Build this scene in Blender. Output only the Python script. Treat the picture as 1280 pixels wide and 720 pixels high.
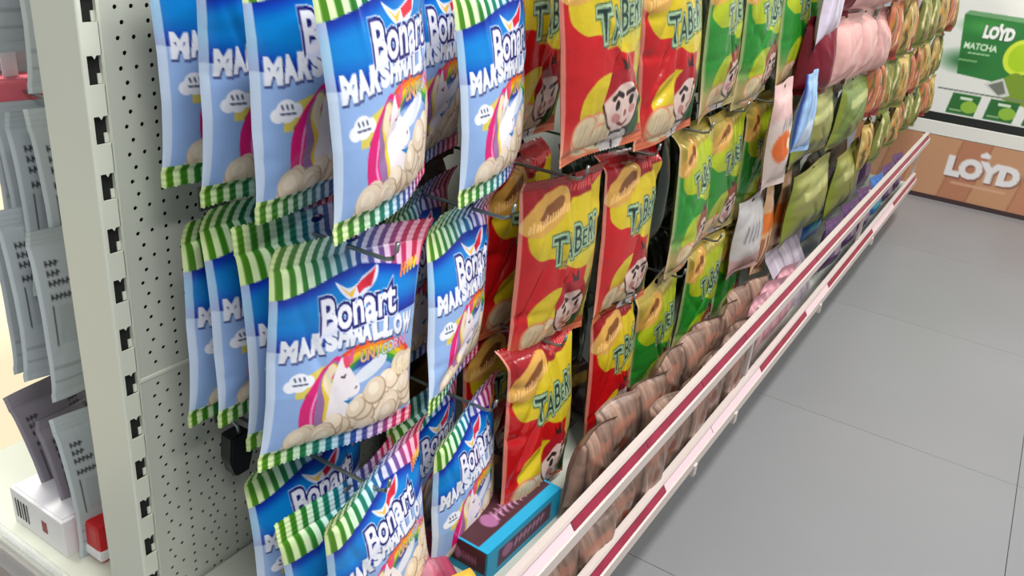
import bpy, bmesh, math, random
import numpy as np
from mathutils import Matrix, Vector

random.seed(5)
SC = bpy.context.scene
for o in list(bpy.data.objects):
    bpy.data.objects.remove(o, do_unlink=True)
COL = SC.collection
FZ = 0.72                     # the floor lies 0.72 m under the local origin of the upright

# ------------------------------------------------------------------ camera
YAW, PITCH, ROLL = 0.5323, -0.4280, 0.0973
cam = bpy.data.cameras.new('camera')
cam_o = bpy.data.objects.new('camera', cam)
COL.objects.link(cam_o)
cz, sz, cp, sp = math.cos(YAW), math.sin(YAW), math.cos(PITCH), math.sin(PITCH)
fwd = Vector((-sz * cp, cz * cp, sp))
rt0 = Vector((cz, sz, 0))
up0 = rt0.cross(fwd)
rt = rt0 * math.cos(ROLL) + up0 * math.sin(ROLL)
up = -rt0 * math.sin(ROLL) + up0 * math.cos(ROLL)
mw = Matrix((rt, up, -fwd)).transposed().to_4x4()
mw.translation = Vector((0.6558, -0.4044, 0.1426 + FZ))
cam_o.matrix_world = mw
cam.sensor_width = 36.0
cam.lens = 1050.05 / 1280 * 36.0
cam.clip_start = 0.02
SC.camera = cam_o

# ------------------------------------------------------------------ world and light
world = bpy.data.worlds.new('shop_daylight')
SC.world = world
world.use_nodes = True
bg = world.node_tree.nodes['Background']
bg.inputs[0].default_value = (0.93, 0.97, 1.0, 1)
bg.inputs[1].default_value = 0.34


def area(name, loc, size, power, color=(1, 1, 1), target=None):
    l = bpy.data.lights.new(name, 'AREA')
    l.shape = 'RECTANGLE'
    l.size, l.size_y = size
    l.energy = power
    l.color = color
    o = bpy.data.objects.new(name, l)
    COL.objects.link(o)
    o.location = loc
    if target:
        d = Vector(target) - Vector(loc)
        o.rotation_euler = d.to_track_quat('-Z', 'Y').to_euler()
    return o


# rows of ceiling tubes above the aisle, and one row above the aisle behind the gondola
area('ceiling_tube', (1.0, 0.4, 2.9), (0.25, 1.5), 40, (1.0, 0.99, 0.96))
area('ceiling_tube', (1.0, 2.4, 2.9), (0.25, 1.5), 40, (1.0, 0.99, 0.96))
area('ceiling_tube', (1.9, -0.9, 2.9), (0.25, 1.5), 40, (1.0, 0.99, 0.96))
area('ceiling_tube', (2.2, 1.2, 2.9), (0.25, 1.5), 34, (1.0, 0.99, 0.96))
area('ceiling_tube', (-1.2, 0.4, 2.9), (0.25, 1.5), 60, (1.0, 0.95, 0.86))
SC.view_settings.view_transform = 'Standard'
SC.view_settings.look = 'None'
SC.view_settings.gamma = 1.0
SC.view_settings.use_curve_mapping = False
SC.view_settings.exposure = 0.32


# ------------------------------------------------------------------ helpers: objects
def lin(c):
    c = np.asarray(c, float) / 255.0
    return np.where(c <= 0.04045, c / 12.92, ((c + 0.055) / 1.055) ** 2.4)


def mat(name, rgb=None, rough=0.5, metal=0.0, attr=False, bump=None, noise=None, spec=0.5, trans=0.0, alpha=1.0, coat=0.0):
    m = bpy.data.materials.new(name)
    m.use_nodes = True
    nt = m.node_tree
    b = nt.nodes['Principled BSDF']
    b.inputs['Roughness'].default_value = rough
    b.inputs['Metallic'].default_value = metal
    b.inputs['Specular IOR Level'].default_value = spec
    b.inputs['Transmission Weight'].default_value = trans
    b.inputs['Alpha'].default_value = alpha
    b.inputs['Coat Weight'].default_value = coat
    tc = nt.nodes.new('ShaderNodeTexCoord')
    src = None
    if attr:
        a = nt.nodes.new('ShaderNodeAttribute')
        a.attribute_name = 'print'
        src = a.outputs['Color']
    if rgb is not None:
        r = nt.nodes.new('ShaderNodeRGB')
        r.outputs[0].default_value = (*lin(rgb), 1)
        src = r.outputs[0]
    if noise:                                   # (scale, amount): faint uneven colour
        n = nt.nodes.new('ShaderNodeTexNoise')
        n.inputs['Scale'].default_value = noise[0]
        n.inputs['Detail'].default_value = 5
        nt.links.new(tc.outputs['Object'], n.inputs['Vector'])
        mr = nt.nodes.new('ShaderNodeMapRange')
        mr.inputs[1].default_value = 0.25
        mr.inputs[2].default_value = 0.75
        mr.inputs[3].default_value = 1 - noise[1]
        mr.inputs[4].default_value = 1 + noise[1]
        nt.links.new(n.outputs[0], mr.inputs[0])
        mx = nt.nodes.new('ShaderNodeVectorMath')
        mx.operation = 'SCALE'
        nt.links.new(src, mx.inputs[0])
        nt.links.new(mr.outputs[0], mx.inputs['Scale'])
        src = mx.outputs[0]
    if src is not None:
        nt.links.new(src, b.inputs['Base Color'])
    if bump:                                    # (scale, strength, distance)
        n = nt.nodes.new('ShaderNodeTexNoise')
        n.inputs['Scale'].default_value = bump[0]
        n.inputs['Detail'].default_value = 3
        nt.links.new(tc.outputs['Object'], n.inputs['Vector'])
        bp = nt.nodes.new('ShaderNodeBump')
        bp.inputs['Strength'].default_value = bump[1]
        bp.inputs['Distance'].default_value = bump[2]
        nt.links.new(n.outputs[0], bp.inputs['Height'])
        nt.links.new(bp.outputs[0], b.inputs['Normal'])
    return m


def link(name, me, parent=None, loc=(0, 0, 0)):
    o = bpy.data.objects.new(name, me)
    COL.objects.link(o)
    o.location = loc
    if parent is not None:
        o.parent = parent
    return o


def tag(o, label, cat, group=None):
    o['label'] = label
    o['category'] = cat
    if group:
        o['group'] = group
    return o


def structure(o):
    o['kind'] = 'structure'
    return o


def empty(name, loc, rot=(0, 0, 0)):
    o = bpy.data.objects.new(name, None)
    o.empty_display_size = 0.03
    COL.objects.link(o)
    o.location = loc
    o.rotation_euler = rot
    return o


def bm_mesh(bm, name, m, smooth=False):
    me = bpy.data.meshes.new(name)
    bm.normal_update()
    bm.to_mesh(me)
    bm.free()
    me.materials.append(m)
    if smooth:
        me.polygons.foreach_set('use_smooth', [True] * len(me.polygons))
    return me


def box_into(bm, lo, hi, bevel=0.0):
    r = bmesh.ops.create_cube(bm, size=1.0)
    vs = r['verts']
    for v in vs:
        v.co = Vector([lo[i] + (v.co[i] + 0.5) * (hi[i] - lo[i]) for i in range(3)])
    if bevel > 0:
        es = list({e for v in vs for e in v.link_edges})
        bmesh.ops.bevel(bm, geom=es, offset=bevel, segments=2, affect='EDGES', profile=0.6)


def box(name, lo, hi, m, bevel=0.0, parent=None):
    bm = bmesh.new()
    box_into(bm, lo, hi, bevel)
    return link(name, bm_mesh(bm, name, m), parent)


def tube_into(bm, pts, r, seg=8, cap=True):
    pts = [Vector(p) for p in pts]
    rings = []
    for i, p in enumerate(pts):
        d = (pts[min(i + 1, len(pts) - 1)] - pts[max(i - 1, 0)]).normalized()
        a = Vector((0, 0, 1)) if abs(d.z) < 0.9 else Vector((1, 0, 0))
        s = d.cross(a).normalized()
        t = s.cross(d)
        rings.append([bm.verts.new(p + (s * math.cos(2 * math.pi * k / seg) + t * math.sin(2 * math.pi * k / seg)) * r) for k in range(seg)])
    for a, b in zip(rings, rings[1:]):
        for k in range(seg):
            bm.faces.new((a[k], a[(k + 1) % seg], b[(k + 1) % seg], b[k]))
    if cap:
        bm.faces.new(rings[0][::-1])
        bm.faces.new(rings[-1])


def grid_mesh(name, sheets, m):
    """one mesh out of several vertex grids; every sheet is (P[n,m,3], colour[n,m,3] sRGB, keep mask or None)"""
    V, C, Q = [], [], []
    base = 0
    for P, c, keep in sheets:
        n, k = P.shape[:2]
        V.append(P.reshape(-1, 3))
        C.append(np.broadcast_to(c, P.shape).reshape(-1, 3))
        idx = np.arange(n * k).reshape(n, k) + base
        q = np.stack([idx[:-1, :-1], idx[1:, :-1], idx[1:, 1:], idx[:-1, 1:]], -1)
        q = q[keep] if keep is not None else q.reshape(-1, 4)
        Q.append(q.reshape(-1, 4))
        base += n * k
    V = np.concatenate(V).astype(np.float32)
    C = lin(np.concatenate(C)).astype(np.float32)
    Q = np.concatenate(Q).astype(np.int32)
    me = bpy.data.meshes.new(name)
    me.vertices.add(len(V))
    me.vertices.foreach_set('co', V.ravel())
    me.loops.add(len(Q) * 4)
    me.loops.foreach_set('vertex_index', Q.ravel())
    me.polygons.add(len(Q))
    me.polygons.foreach_set('loop_start', np.arange(len(Q), dtype=np.int32) * 4)
    me.polygons.foreach_set('use_smooth', np.ones(len(Q), bool))
    a = me.color_attributes.new('print', 'FLOAT_COLOR', 'POINT')
    a.data.foreach_set('color', np.concatenate([C, np.ones((len(C), 1), np.float32)], 1).ravel())
    me.update()
    me.validate()
    me.materials.append(m)
    return me


# ------------------------------------------------------------------ helpers: printing flat artwork on a vertex grid
TXT = {}


def text_tris(body, offset=0.0, shear=0.0):
    key = (body, offset, shear)
    if key in TXT:
        return TXT[key]
    cu = bpy.data.curves.new('lettering', 'FONT')
    cu.body = body
    cu.offset = offset
    cu.shear = shear
    cu.resolution_u = 3
    o = bpy.data.objects.new('lettering', cu)
    COL.objects.link(o)
    dg = bpy.context.evaluated_depsgraph_get()
    dg.update()
    me = bpy.data.meshes.new_from_object(o.evaluated_get(dg))
    me.calc_loop_triangles()
    co = np.zeros(len(me.vertices) * 3)
    me.vertices.foreach_get('co', co)
    tr = np.zeros(len(me.loop_triangles) * 3, np.int32)
    me.loop_triangles.foreach_get('vertices', tr)
    out = co.reshape(-1, 3)[:, :2][tr.reshape(-1, 3)] if len(tr) else np.zeros((0, 3, 2))
    bpy.data.objects.remove(o)
    bpy.data.curves.remove(cu)
    bpy.data.meshes.remove(me)
    TXT[key] = out
    return out


def spline(pts, n=10, closed=True):
    P = np.array(pts, float)
    k = len(P)
    out = []
    for i in range(k if closed else k - 1):
        if closed:
            a, b, c, d = P[i - 1], P[i], P[(i + 1) % k], P[(i + 2) % k]
        else:
            a, b, c, d = P[max(i - 1, 0)], P[i], P[i + 1], P[min(i + 2, k - 1)]
        t = np.linspace(0, 1, n, endpoint=False)[:, None]
        out.append(0.5 * (2 * b + (c - a) * t + (2 * a - 5 * b + 4 * c - d) * t ** 2 + (3 * b - a - 3 * c + d) * t ** 3))
    return np.concatenate(out)


class Art:
    """paints in u (left 0 .. right 1) and v (bottom 0 .. top 1), then averages to one colour per grid vertex"""
    def __init__(s, w, h, nu, nv, base=(255, 255, 255), ss=3):
        s.w, s.h, s.nu, s.nv, s.ss = w, h, nu, nv, ss
        u = ((np.arange((nu + 1) * ss) + 0.5) / ss - 0.5) / nu
        v = 1 - ((np.arange((nv + 1) * ss) + 0.5) / ss - 0.5) / nv
        s.u1, s.v1 = u, v
        s.U, s.V = np.meshgrid(u, v)
        s.a = np.empty(s.U.shape + (3,))
        s.a[:] = base

    def fill(s, mask, c, al=1.0):
        m = mask.astype(float)[..., None] * al
        s.a = s.a * (1 - m) + np.asarray(c, float) * m

    def crop(s, lo, hi):
        c0, c1 = np.searchsorted(s.u1, [lo[0], hi[0]])
        r0, r1 = np.searchsorted(-s.v1, [-hi[1], -lo[1]])
        return slice(max(r0 - 1, 0), r1 + 1), slice(max(c0 - 1, 0), c1 + 1)

    def blend(s, R, K, m, c, al=1.0):
        if m.size == 0:
            return
        m = m[..., None] * al
        s.a[R, K] = s.a[R, K] * (1 - m) + np.asarray(c, float) * m

    def poly(s, pts, c, al=1.0):
        P = np.array(pts, float)
        R, K = s.crop(P.min(0), P.max(0))
        U, V = s.U[R, K], s.V[R, K]
        m = np.zeros(U.shape, bool)
        for (x0, y0), (x1, y1) in zip(P, np.roll(P, -1, 0)):
            if y0 == y1:
                continue
            cr = ((y0 > V) != (y1 > V)) & (U < (x1 - x0) * (V - y0) / (y1 - y0) + x0)
            m ^= cr
        s.blend(R, K, m.astype(float), c, al)

    def ell(s, cu, cv, ru, rv, c, al=1.0, rot=0.0, soft=0.0):
        x, y = (s.U - cu) * s.w, (s.V - cv) * s.h
        k, n = math.cos(rot), math.sin(rot)
        x, y = x * k + y * n, -x * n + y * k
        d = np.sqrt((x / (ru * s.w)) ** 2 + (y / (rv * s.h)) ** 2)
        m = (d < 1).astype(float) if soft == 0 else np.clip((1 - d) / soft, 0, 1)
        m = m[..., None] * al
        s.a = s.a * (1 - m) + np.asarray(c, float) * m

    def stroke(s, pts, wd, c, al=1.0):          # wd in units of u
        P = np.array(pts, float)
        lo, hi = P.min(0) - wd * 1.5, P.max(0) + wd * 1.5
        R, K = s.crop(lo, hi)
        U, V = s.U[R, K], s.V[R, K]
        asp = s.h / s.w
        d = np.full(U.shape, 9.0)
        for a, b in zip(P, P[1:]):
            e = np.array([(b[0] - a[0]), (b[1] - a[1]) * asp])
            L = max(e @ e, 1e-12)
            x, y = U - a[0], (V - a[1]) * asp
            t = np.clip((x * e[0] + y * e[1]) / L, 0, 1)
            d = np.minimum(d, np.hypot(x - t * e[0], y - t * e[1]))
        s.blend(R, K, (d < wd / 2).astype(float), c, al)

    def text(s, body, fn, c, offset=0.0, shear=0.0, al=1.0):
        T = text_tris(body, offset, shear)
        if not len(T):
            return
        T = fn(T.reshape(-1, 2)).reshape(-1, 3, 2)
        for p in T:
            R, K = s.crop(p.min(0), p.max(0))
            U, V = s.U[R, K], s.V[R, K]
            if U.size == 0:
                continue
            (x0, y0), (x1, y1), (x2, y2) = p
            D = (x1 - x0) * (y2 - y0) - (x2 - x0) * (y1 - y0)
            if abs(D) < 1e-12:
                continue
            a = ((x1 - U) * (y2 - V) - (x2 - U) * (y1 - V)) / D
            b = ((x2 - U) * (y0 - V) - (x0 - U) * (y2 - V)) / D
            g = 1 - a - b
            s.blend(R, K, ((a >= -1e-6) & (b >= -1e-6) & (g >= -1e-6)).astype(float), c, al)

    def straight(s, cu, cv, size_v, rot=0.0, sx=1.0, body='', offset=0.0):
        """returns the mapping that centres the lettering at cu, cv with cap height size_v (in v)"""
        T = text_tris(body, 0.0).reshape(-1, 2)
        mid = (T.min(0) + T.max(0)) / 2
        hgt = T[:, 1].max() - T[:, 1].min()
        k = size_v * s.h / hgt
        c, n = math.cos(rot), math.sin(rot)

        def fn(P):
            q = (P - mid) * k
            x, y = q[:, 0] * sx, q[:, 1]
            return np.stack([cu + (x * c - y * n) / s.w, cv + (x * n + y * c) / s.h], 1)
        return fn

    def boxed(s, u0, u1, vc, hv, rot, body):
        """mapping that fits the lettering to u0..u1 and cap height hv round vc"""
        T = text_tris(body, 0.0).reshape(-1, 2)
        lo, hi = T.min(0), T.max(0)
        c, n = math.cos(rot), math.sin(rot)

        def fn(P):
            q = (P - (lo + hi) / 2) / (hi - lo)
            x, y = q[:, 0] * (u1 - u0) * s.w, q[:, 1] * hv * s.h
            return np.stack([(u0 + u1) / 2 + (x * c - y * n) / s.w, vc + (x * n + y * c) / s.h], 1)
        return fn

    def out(s):
        n, m = s.nv + 1, s.nu + 1
        return np.clip(s.a.reshape(n, s.ss, m, s.ss, 3).mean((1, 3)), 0, 255)


def ramp(t, stops):
    t = np.asarray(t, float)
    xs = np.linspace(0, 1, len(stops))
    S = np.array(stops, float)
    return np.stack([np.interp(t, xs, S[:, i]) for i in range(3)], -1)


DARK_ST = [(80, 135, 15), (50, 120, 25), (20, 115, 70), (15, 110, 130), (35, 75, 160), (110, 75, 140), (190, 45, 95), (205, 30, 60)]
PALE_ST = [(222, 240, 170), (215, 238, 190), (200, 232, 215), (190, 224, 240), (205, 215, 245), (228, 205, 235), (246, 180, 205), (248, 170, 190)]


def art_marshmallow(nu, nv):
    A = Art(0.165, 0.205, nu, nv, (144, 176, 226))
    U, V = A.U, A.V
    sm = np.clip((U - 0.2) / 0.8, 0, 1)
    vb = 0.548 + 0.05 * sm ** 1.1 - 0.012 * np.sin(U * 6)
    vt = 0.80 + 0.035 * np.sin((U - 0.25) * 5.2)
    band = (V > vb) & (V < vt)
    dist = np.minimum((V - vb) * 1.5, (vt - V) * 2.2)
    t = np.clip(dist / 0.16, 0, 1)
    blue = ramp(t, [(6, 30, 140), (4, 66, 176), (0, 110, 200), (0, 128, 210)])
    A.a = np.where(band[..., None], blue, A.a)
    # seal stripes, green at the left to red at the right
    st = (np.floor(U * 27 + 0.35) % 2).astype(bool)
    top = V >= vt
    bot = V < 0.085
    stripes = np.where(st[..., None], ramp(U, DARK_ST), ramp(U, PALE_ST))
    A.a = np.where((top | bot)[..., None], stripes, A.a)
    # clear film edge at the left and right
    edge = (U < 0.035) & ~top & ~bot
    A.fill(edge, (214, 226, 240), 0.75)
    A.fill((U > 0.975) & ~top & ~bot, (200, 214, 236), 0.5)
    # rainbow
    asp = A.h / A.w
    x, y = (U - 0.60) / 0.40, (V - 0.255) / 0.265
    d = np.hypot(x, y)
    rb = (d < 1) & (d > 0.60) & (V > 0.20) & ~top
    k = np.clip((1 - d) / 0.40, 0, 0.999)
    col = np.array([(232, 70, 40), (240, 130, 30), (245, 195, 20), (170, 195, 25), (50, 150, 60), (30, 120, 150)], float)[(k * 6).astype(int)]
    fade = np.clip((U - 0.26) / 0.12, 0.25, 1)[..., None] * np.clip((V - 0.26) / 0.1, 0, 1)[..., None]
    A.a = np.where(rb[..., None], A.a * (1 - fade) + col * fade, A.a)
    # sky seen under the bow, clouds
    A.ell(0.57, 0.425, 0.10, 0.035, (40, 55, 165), 0.9, 0.1, 0.6)
    A.ell(0.80, 0.32, 0.10, 0.05, (45, 90, 150), 0.6, -0.4, 0.8)
    for cu, cv, ru, rv in ((0.60, 0.375, 0.12, 0.035), (0.66, 0.40, 0.07, 0.035), (0.53, 0.355, 0.07, 0.025)):
        A.ell(cu, cv, ru, rv, (226, 232, 244), 0.95, 0.35)
    A.ell(0.93, 0.33, 0.09, 0.05, (205, 205, 235), 0.9)
    # star and little round cloud at the left
    A.poly([(0.14, 0.42), (0.30, 0.455), (0.36, 0.45), (0.26, 0.41), (0.20, 0.33), (0.13, 0.33)], (232, 205, 70), 0.85)
    for cu, cv, r in ((0.15, 0.405, 0.055), (0.105, 0.39, 0.035), (0.20, 0.405, 0.035)):
        A.ell(cu, cv, r, r / asp * 0.95, (240, 242, 250))
    for k in range(3):
        A.stroke([(0.125 + 0.025 * k, 0.425), (0.13 + 0.025 * k, 0.412)], 0.010, (70, 80, 110))
        A.stroke([(0.12 + 0.028 * k, 0.396), (0.138 + 0.028 * k, 0.394)], 0.010, (70, 80, 110))
    # mane
    def lock(off, c, wd):
        P = spline([(0.37 - off * 0.2, 0.45 - off * 0.1), (0.27 + off * 0.3, 0.375), (0.215 + off, 0.29), (0.22 + off, 0.20), (0.27 + off, 0.13)], 10, False)
        A.stroke(P, wd, c)
    A.stroke(spline([(0.41, 0.46), (0.31, 0.41), (0.20, 0.33)], 10, False), 0.05, (55, 105, 95))
    lock(-0.005, (222, 25, 120), 0.085)
    lock(0.018, (245, 150, 200), 0.014)
    lock(0.065, (150, 110, 160), 0.06)
    lock(0.115, (236, 200, 60), 0.05)
    lock(0.15, (238, 222, 190), 0.05)
    # unicorn: head in profile, looking right
    A.poly(spline([(0.355, 0.40), (0.385, 0.455), (0.41, 0.475), (0.425, 0.445), (0.465, 0.41), (0.515, 0.345), (0.535, 0.315), (0.525, 0.285), (0.485, 0.275), (0.455, 0.27), (0.46, 0.20), (0.36, 0.12), (0.33, 0.2), (0.335, 0.3)], 8), (240, 232, 238))
    A.poly([(0.435, 0.455), (0.49, 0.52), (0.475, 0.43)], (226, 90, 140))
    A.poly(spline([(0.41, 0.47), (0.44, 0.475), (0.46, 0.43), (0.43, 0.42)], 6), (235, 70, 110))
    A.stroke([(0.405, 0.385), (0.425, 0.378), (0.43, 0.39)], 0.012, (80, 60, 80))
    A.stroke([(0.505, 0.312), (0.512, 0.318)], 0.012, (120, 90, 110))
    A.poly([(0.43, 0.265), (0.60, 0.262), (0.54, 0.20)], (25, 120, 185))
    # heap of marshmallows
    rnd = random.Random(3)
    for k in range(46):
        f = rnd.random()
        cu = 0.17 + 0.80 * f
        hi = 0.13 + 0.19 * np.clip((f - 0.15) / 0.7, 0, 1)
        cv = 0.075 + (hi - 0.05) * rnd.random()
        r = 0.055 + 0.03 * rnd.random()
        b = rnd.randint(-14, 12)
        A.ell(cu, cv, r * 1.1, r / asp * 1.1, (176 + b, 150 + b, 124 + b), 0.8)
        A.ell(cu - 0.006, cv + 0.006, r, r / asp * 0.98, (236 + b, 216 + b, 192 + b))
        A.ell(cu - 0.015, cv + 0.014, r * 0.5, r / asp * 0.5, (248, 234, 214), 0.8)
    for k in range(5):
        A.stroke([(0.80 + 0.03 * k, 0.36), (0.815 + 0.028 * k, 0.30)], 0.012, (246, 226, 180))
    A.a = np.where((top | bot)[..., None], stripes, A.a)
    # MARSHMALLOW rising to the right, UNICORN below it
    for col, off, du, dv in (((66, 78, 132), 0.10, 0.004, -0.008), ((232, 235, 245), 0.075, 0, 0)):
        for k, ch in enumerate('MARSHMALLOW'):
            q = (k + 0.5) / 11
            wd = 0.058 if ch not in 'MW' else 0.070
            u = 0.055 + 0.875 * q + du
            v = 0.542 - 0.012 * q + 0.028 * math.sin(q * 3.1) + dv
            A.text(ch, A.boxed(u - wd / 2, u + wd / 2, v, 0.080, 0.10 if k % 2 else -0.04, ch), col, off)
    cs = [(246, 190, 130), (240, 170, 110), (236, 200, 150), (205, 215, 190), (200, 210, 225), (240, 170, 205), (236, 140, 185)]
    for k, ch in enumerate('UNICORN'):
        f = A.straight(0.555 + 0.050 * k, 0.448 + 0.002 * k, 0.048, 0.0, 0.85, ch)
        A.text(ch, f, (90, 90, 130), 0.07)
        A.text(ch, f, cs[k], 0.03)
    # brand lettering with its winged mark
    f = A.boxed(0.275, 0.785, 0.672, 0.135, 0.02, 'Bonart')
    A.poly(spline([(0.37, 0.795), (0.45, 0.76), (0.515, 0.765), (0.58, 0.785), (0.67, 0.825), (0.655, 0.77), (0.58, 0.715), (0.45, 0.715)], 6), (226, 228, 250))
    A.text('Bonart', f, (222, 226, 250), 0.12)
    A.text('Bonart', f, (18, 22, 105), 0.095)
    A.poly([(0.385, 0.785), (0.46, 0.738), (0.515, 0.758), (0.475, 0.715)], (238, 190, 60))
    A.poly([(0.515, 0.758), (0.585, 0.775), (0.66, 0.82), (0.62, 0.742), (0.53, 0.722)], (215, 35, 60))
    A.text('Bonart', f, (236, 236, 250), 0.03)
    # small orange and yellow burst at the upper right
    for k in range(5):
        u = 0.835 + 0.026 * k
        c = (238, 120 + 25 * k, 60)
        A.stroke([(u - 0.006, 0.755 + 0.006 * k), (u + 0.006, 0.80 + 0.006 * k)], 0.016, c)
        A.stroke([(u, 0.775 + 0.006 * k), (u + 0.02, 0.785 + 0.006 * k)], 0.010, c)
    return A.out()


def art_chips(nu, nv, green):
    W, H = 0.18, 0.235
    main = (36, 128, 40) if green else (180, 14, 20)
    yel = (158, 172, 28) if green else (196, 172, 28)
    top = (160, 140, 60) if green else (140, 10, 18)
    A = Art(W, H, nu, nv, main)
    U, V = A.U, A.V
    asp = H / W
    A.fill(V > 0.84 + 0.10 * (U - 0.5), top)
    # yellow field with a lobed lower edge
    A.poly(spline([(0.07, 0.64), (0.06, 0.74), (0.12, 0.80), (0.35, 0.80), (0.48, 0.86), (0.75, 0.88), (1.05, 0.90), (1.05, 0.46), (0.85, 0.47), (0.66, 0.47), (0.52, 0.50), (0.40, 0.56), (0.28, 0.58), (0.16, 0.585)], 8), yel)
    # gold logo shield, upper left
    A.ell(0.24, 0.83, 0.26, 0.085, (198, 150, 70), 1, 0.45)
    A.ell(0.27, 0.84, 0.15, 0.035, (120, 72, 34), 1, 0.5)
    rnd = random.Random(8)
    for k in range(16):
        u = 0.06 + 0.4 * k / 16
        v = 0.735 + 0.10 * k / 16
        A.stroke([(u, v), (u + 0.012, v + 0.03 + 0.015 * rnd.random())], 0.012, (236, 190, 120))
    for k in range(14):                         # short line of glitter script in the top band
        u = 0.52 + 0.035 * k
        A.stroke([(u, 0.90 + 0.04 * (u - 0.5)), (u + 0.02, 0.925 + 0.04 * (u - 0.5))], 0.014, (226, 90, 90) if not green else (226, 210, 130))
    # small print under the name
    A.poly([(0.34, 0.575), (0.98, 0.615), (0.98, 0.54), (0.38, 0.51)], (190, 180, 60) if not green else (170, 180, 70), 0.8)
    for k in range(18):
        u = 0.34 + 0.034 * k
        A.stroke([(u + 0.03, 0.548 + 0.05 * (u - 0.34)), (u + 0.048, 0.556 + 0.05 * (u - 0.34))], 0.012, (110, 110, 40))
    # the big round plate lower left, chips, warm lower edge
    lo = np.clip(((0.34 if green else 0.22) - V) / 0.18, 0, 1)[..., None]
    A.a = A.a * (1 - lo) + np.array((190, 96, 62) if not green else (160, 146, 92), float) * lo
    A.poly(spline([(0.80, 0.5), (1.02, 0.46), (1.02, 0.12), (0.9, 0.10), (0.72, 0.12), (0.74, 0.3)], 8), (178, 156, 66))
    A.ell(0.42, 0.235, 0.285, 0.165, yel)
    for cu, cv, ru, rv in ((0.32, 0.115, 0.22, 0.10), (0.22, 0.14, 0.12, 0.075), (0.50, 0.085, 0.20, 0.07)):
        A.ell(cu, cv, ru + 0.015, rv + 0.012, (214, 130, 90), 0.9)
        A.ell(cu, cv, ru, rv, (206, 186, 150))
    for k in range(9):
        A.stroke([(0.14 + 0.05 * k, 0.06 + 0.02 * rnd.random()), (0.17 + 0.045 * k, 0.18)], 0.010, (180, 156, 122), 0.8)
    sh = np.array((-0.045, -0.05))
    # plain cartoon face under a red scarf, leaf behind
    A.poly(spline(np.array([(0.87, 0.40), (0.96, 0.47), (0.97, 0.38), (0.90, 0.22), (0.84, 0.28)]) + sh, 6), (40, 82, 36))
    A.poly(spline(np.array([(0.78, 0.20), (0.92, 0.23), (0.93, 0.13), (0.80, 0.09)]) + sh, 6), (42, 84, 44))
    A.ell(0.68 - 0.045, 0.285 - 0.05, 0.205, 0.155, (52, 36, 32), 1, -0.15)
    A.ell(0.68 - 0.045, 0.285 - 0.05, 0.190, 0.145, (216, 188, 178), 1, -0.15)
    A.poly(spline(np.array([(0.485, 0.30), (0.50, 0.39), (0.60, 0.455), (0.76, 0.455), (0.86, 0.38), (0.87, 0.31), (0.76, 0.38), (0.60, 0.375)]) + sh, 8), (156, 20, 34) if not green else (136, 64, 46))
    A.poly(np.array([(0.64, 0.45), (0.61, 0.51), (0.67, 0.475), (0.685, 0.53), (0.715, 0.45)]) + sh, (60, 28, 24))
    for k in (0, 1):
        A.stroke(np.array([(0.555 + 0.16 * k, 0.318 + 0.012 * k), (0.60 + 0.165 * k, 0.342), (0.655 + 0.155 * k, 0.325 + 0.022 * k)]) + sh, 0.034, (44, 30, 30))
        A.ell(0.605 + 0.175 * k - 0.045, 0.282 + 0.012 * k - 0.05, 0.028, 0.026, (34, 24, 24))
    A.stroke(np.array([(0.575, 0.225), (0.62, 0.215)]) + sh, 0.06, (190, 130, 124))
    A.stroke(np.array([(0.785, 0.245), (0.82, 0.25)]) + sh, 0.05, (190, 130, 124))
    A.ell(0.705 - 0.045, 0.235 - 0.05, 0.026, 0.018, (140, 86, 80))
    A.stroke(spline(np.array([(0.64, 0.19), (0.70, 0.175), (0.76, 0.195)]) + sh, 5, False), 0.02, (110, 54, 50))
    A.poly(spline(np.array([(0.54, 0.11), (0.64, 0.145), (0.76, 0.15), (0.80, 0.09), (0.72, 0.035), (0.58, 0.04)]) + sh, 6), (200, 192, 188))
    A.stroke(spline(np.array([(0.52, 0.09), (0.62, 0.145), (0.77, 0.15), (0.81, 0.09)]) + sh, 6, False), 0.02, (56, 50, 48))
    A.stroke(np.array([(0.675, 0.10), (0.68, 0.06)]) + sh, 0.02, (56, 50, 48))
    # name lettering: T, small a, B, small e, R, i at uneven heights
    LT = (('T', 0.145, 0.0, 0.138), ('A', 0.128, -0.018, 0.118), ('B', 0.145, 0.004, 0.105), ('E', 0.090, -0.012, 0.078), ('R', 0.140, 0.012, 0.105), ('i', 0.130, 0.010, 0.042))
    for c, off in (((48, 80, 60), 0.12), ((150, 176, 140), 0.085), ((24, 48, 42), 0.006)):
        x = 0.295
        for ch, hgt, dv, wd in LT:
            f = A.boxed(x, x + wd - 0.018, 0.618 + dv + 0.10 * (x - 0.3), hgt, 0.08, ch)
            A.text(ch, f, c, off)
            x += wd
    A.fill(U < 0.02, (226, 190, 160), 0.6)
    return A.out()


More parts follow.
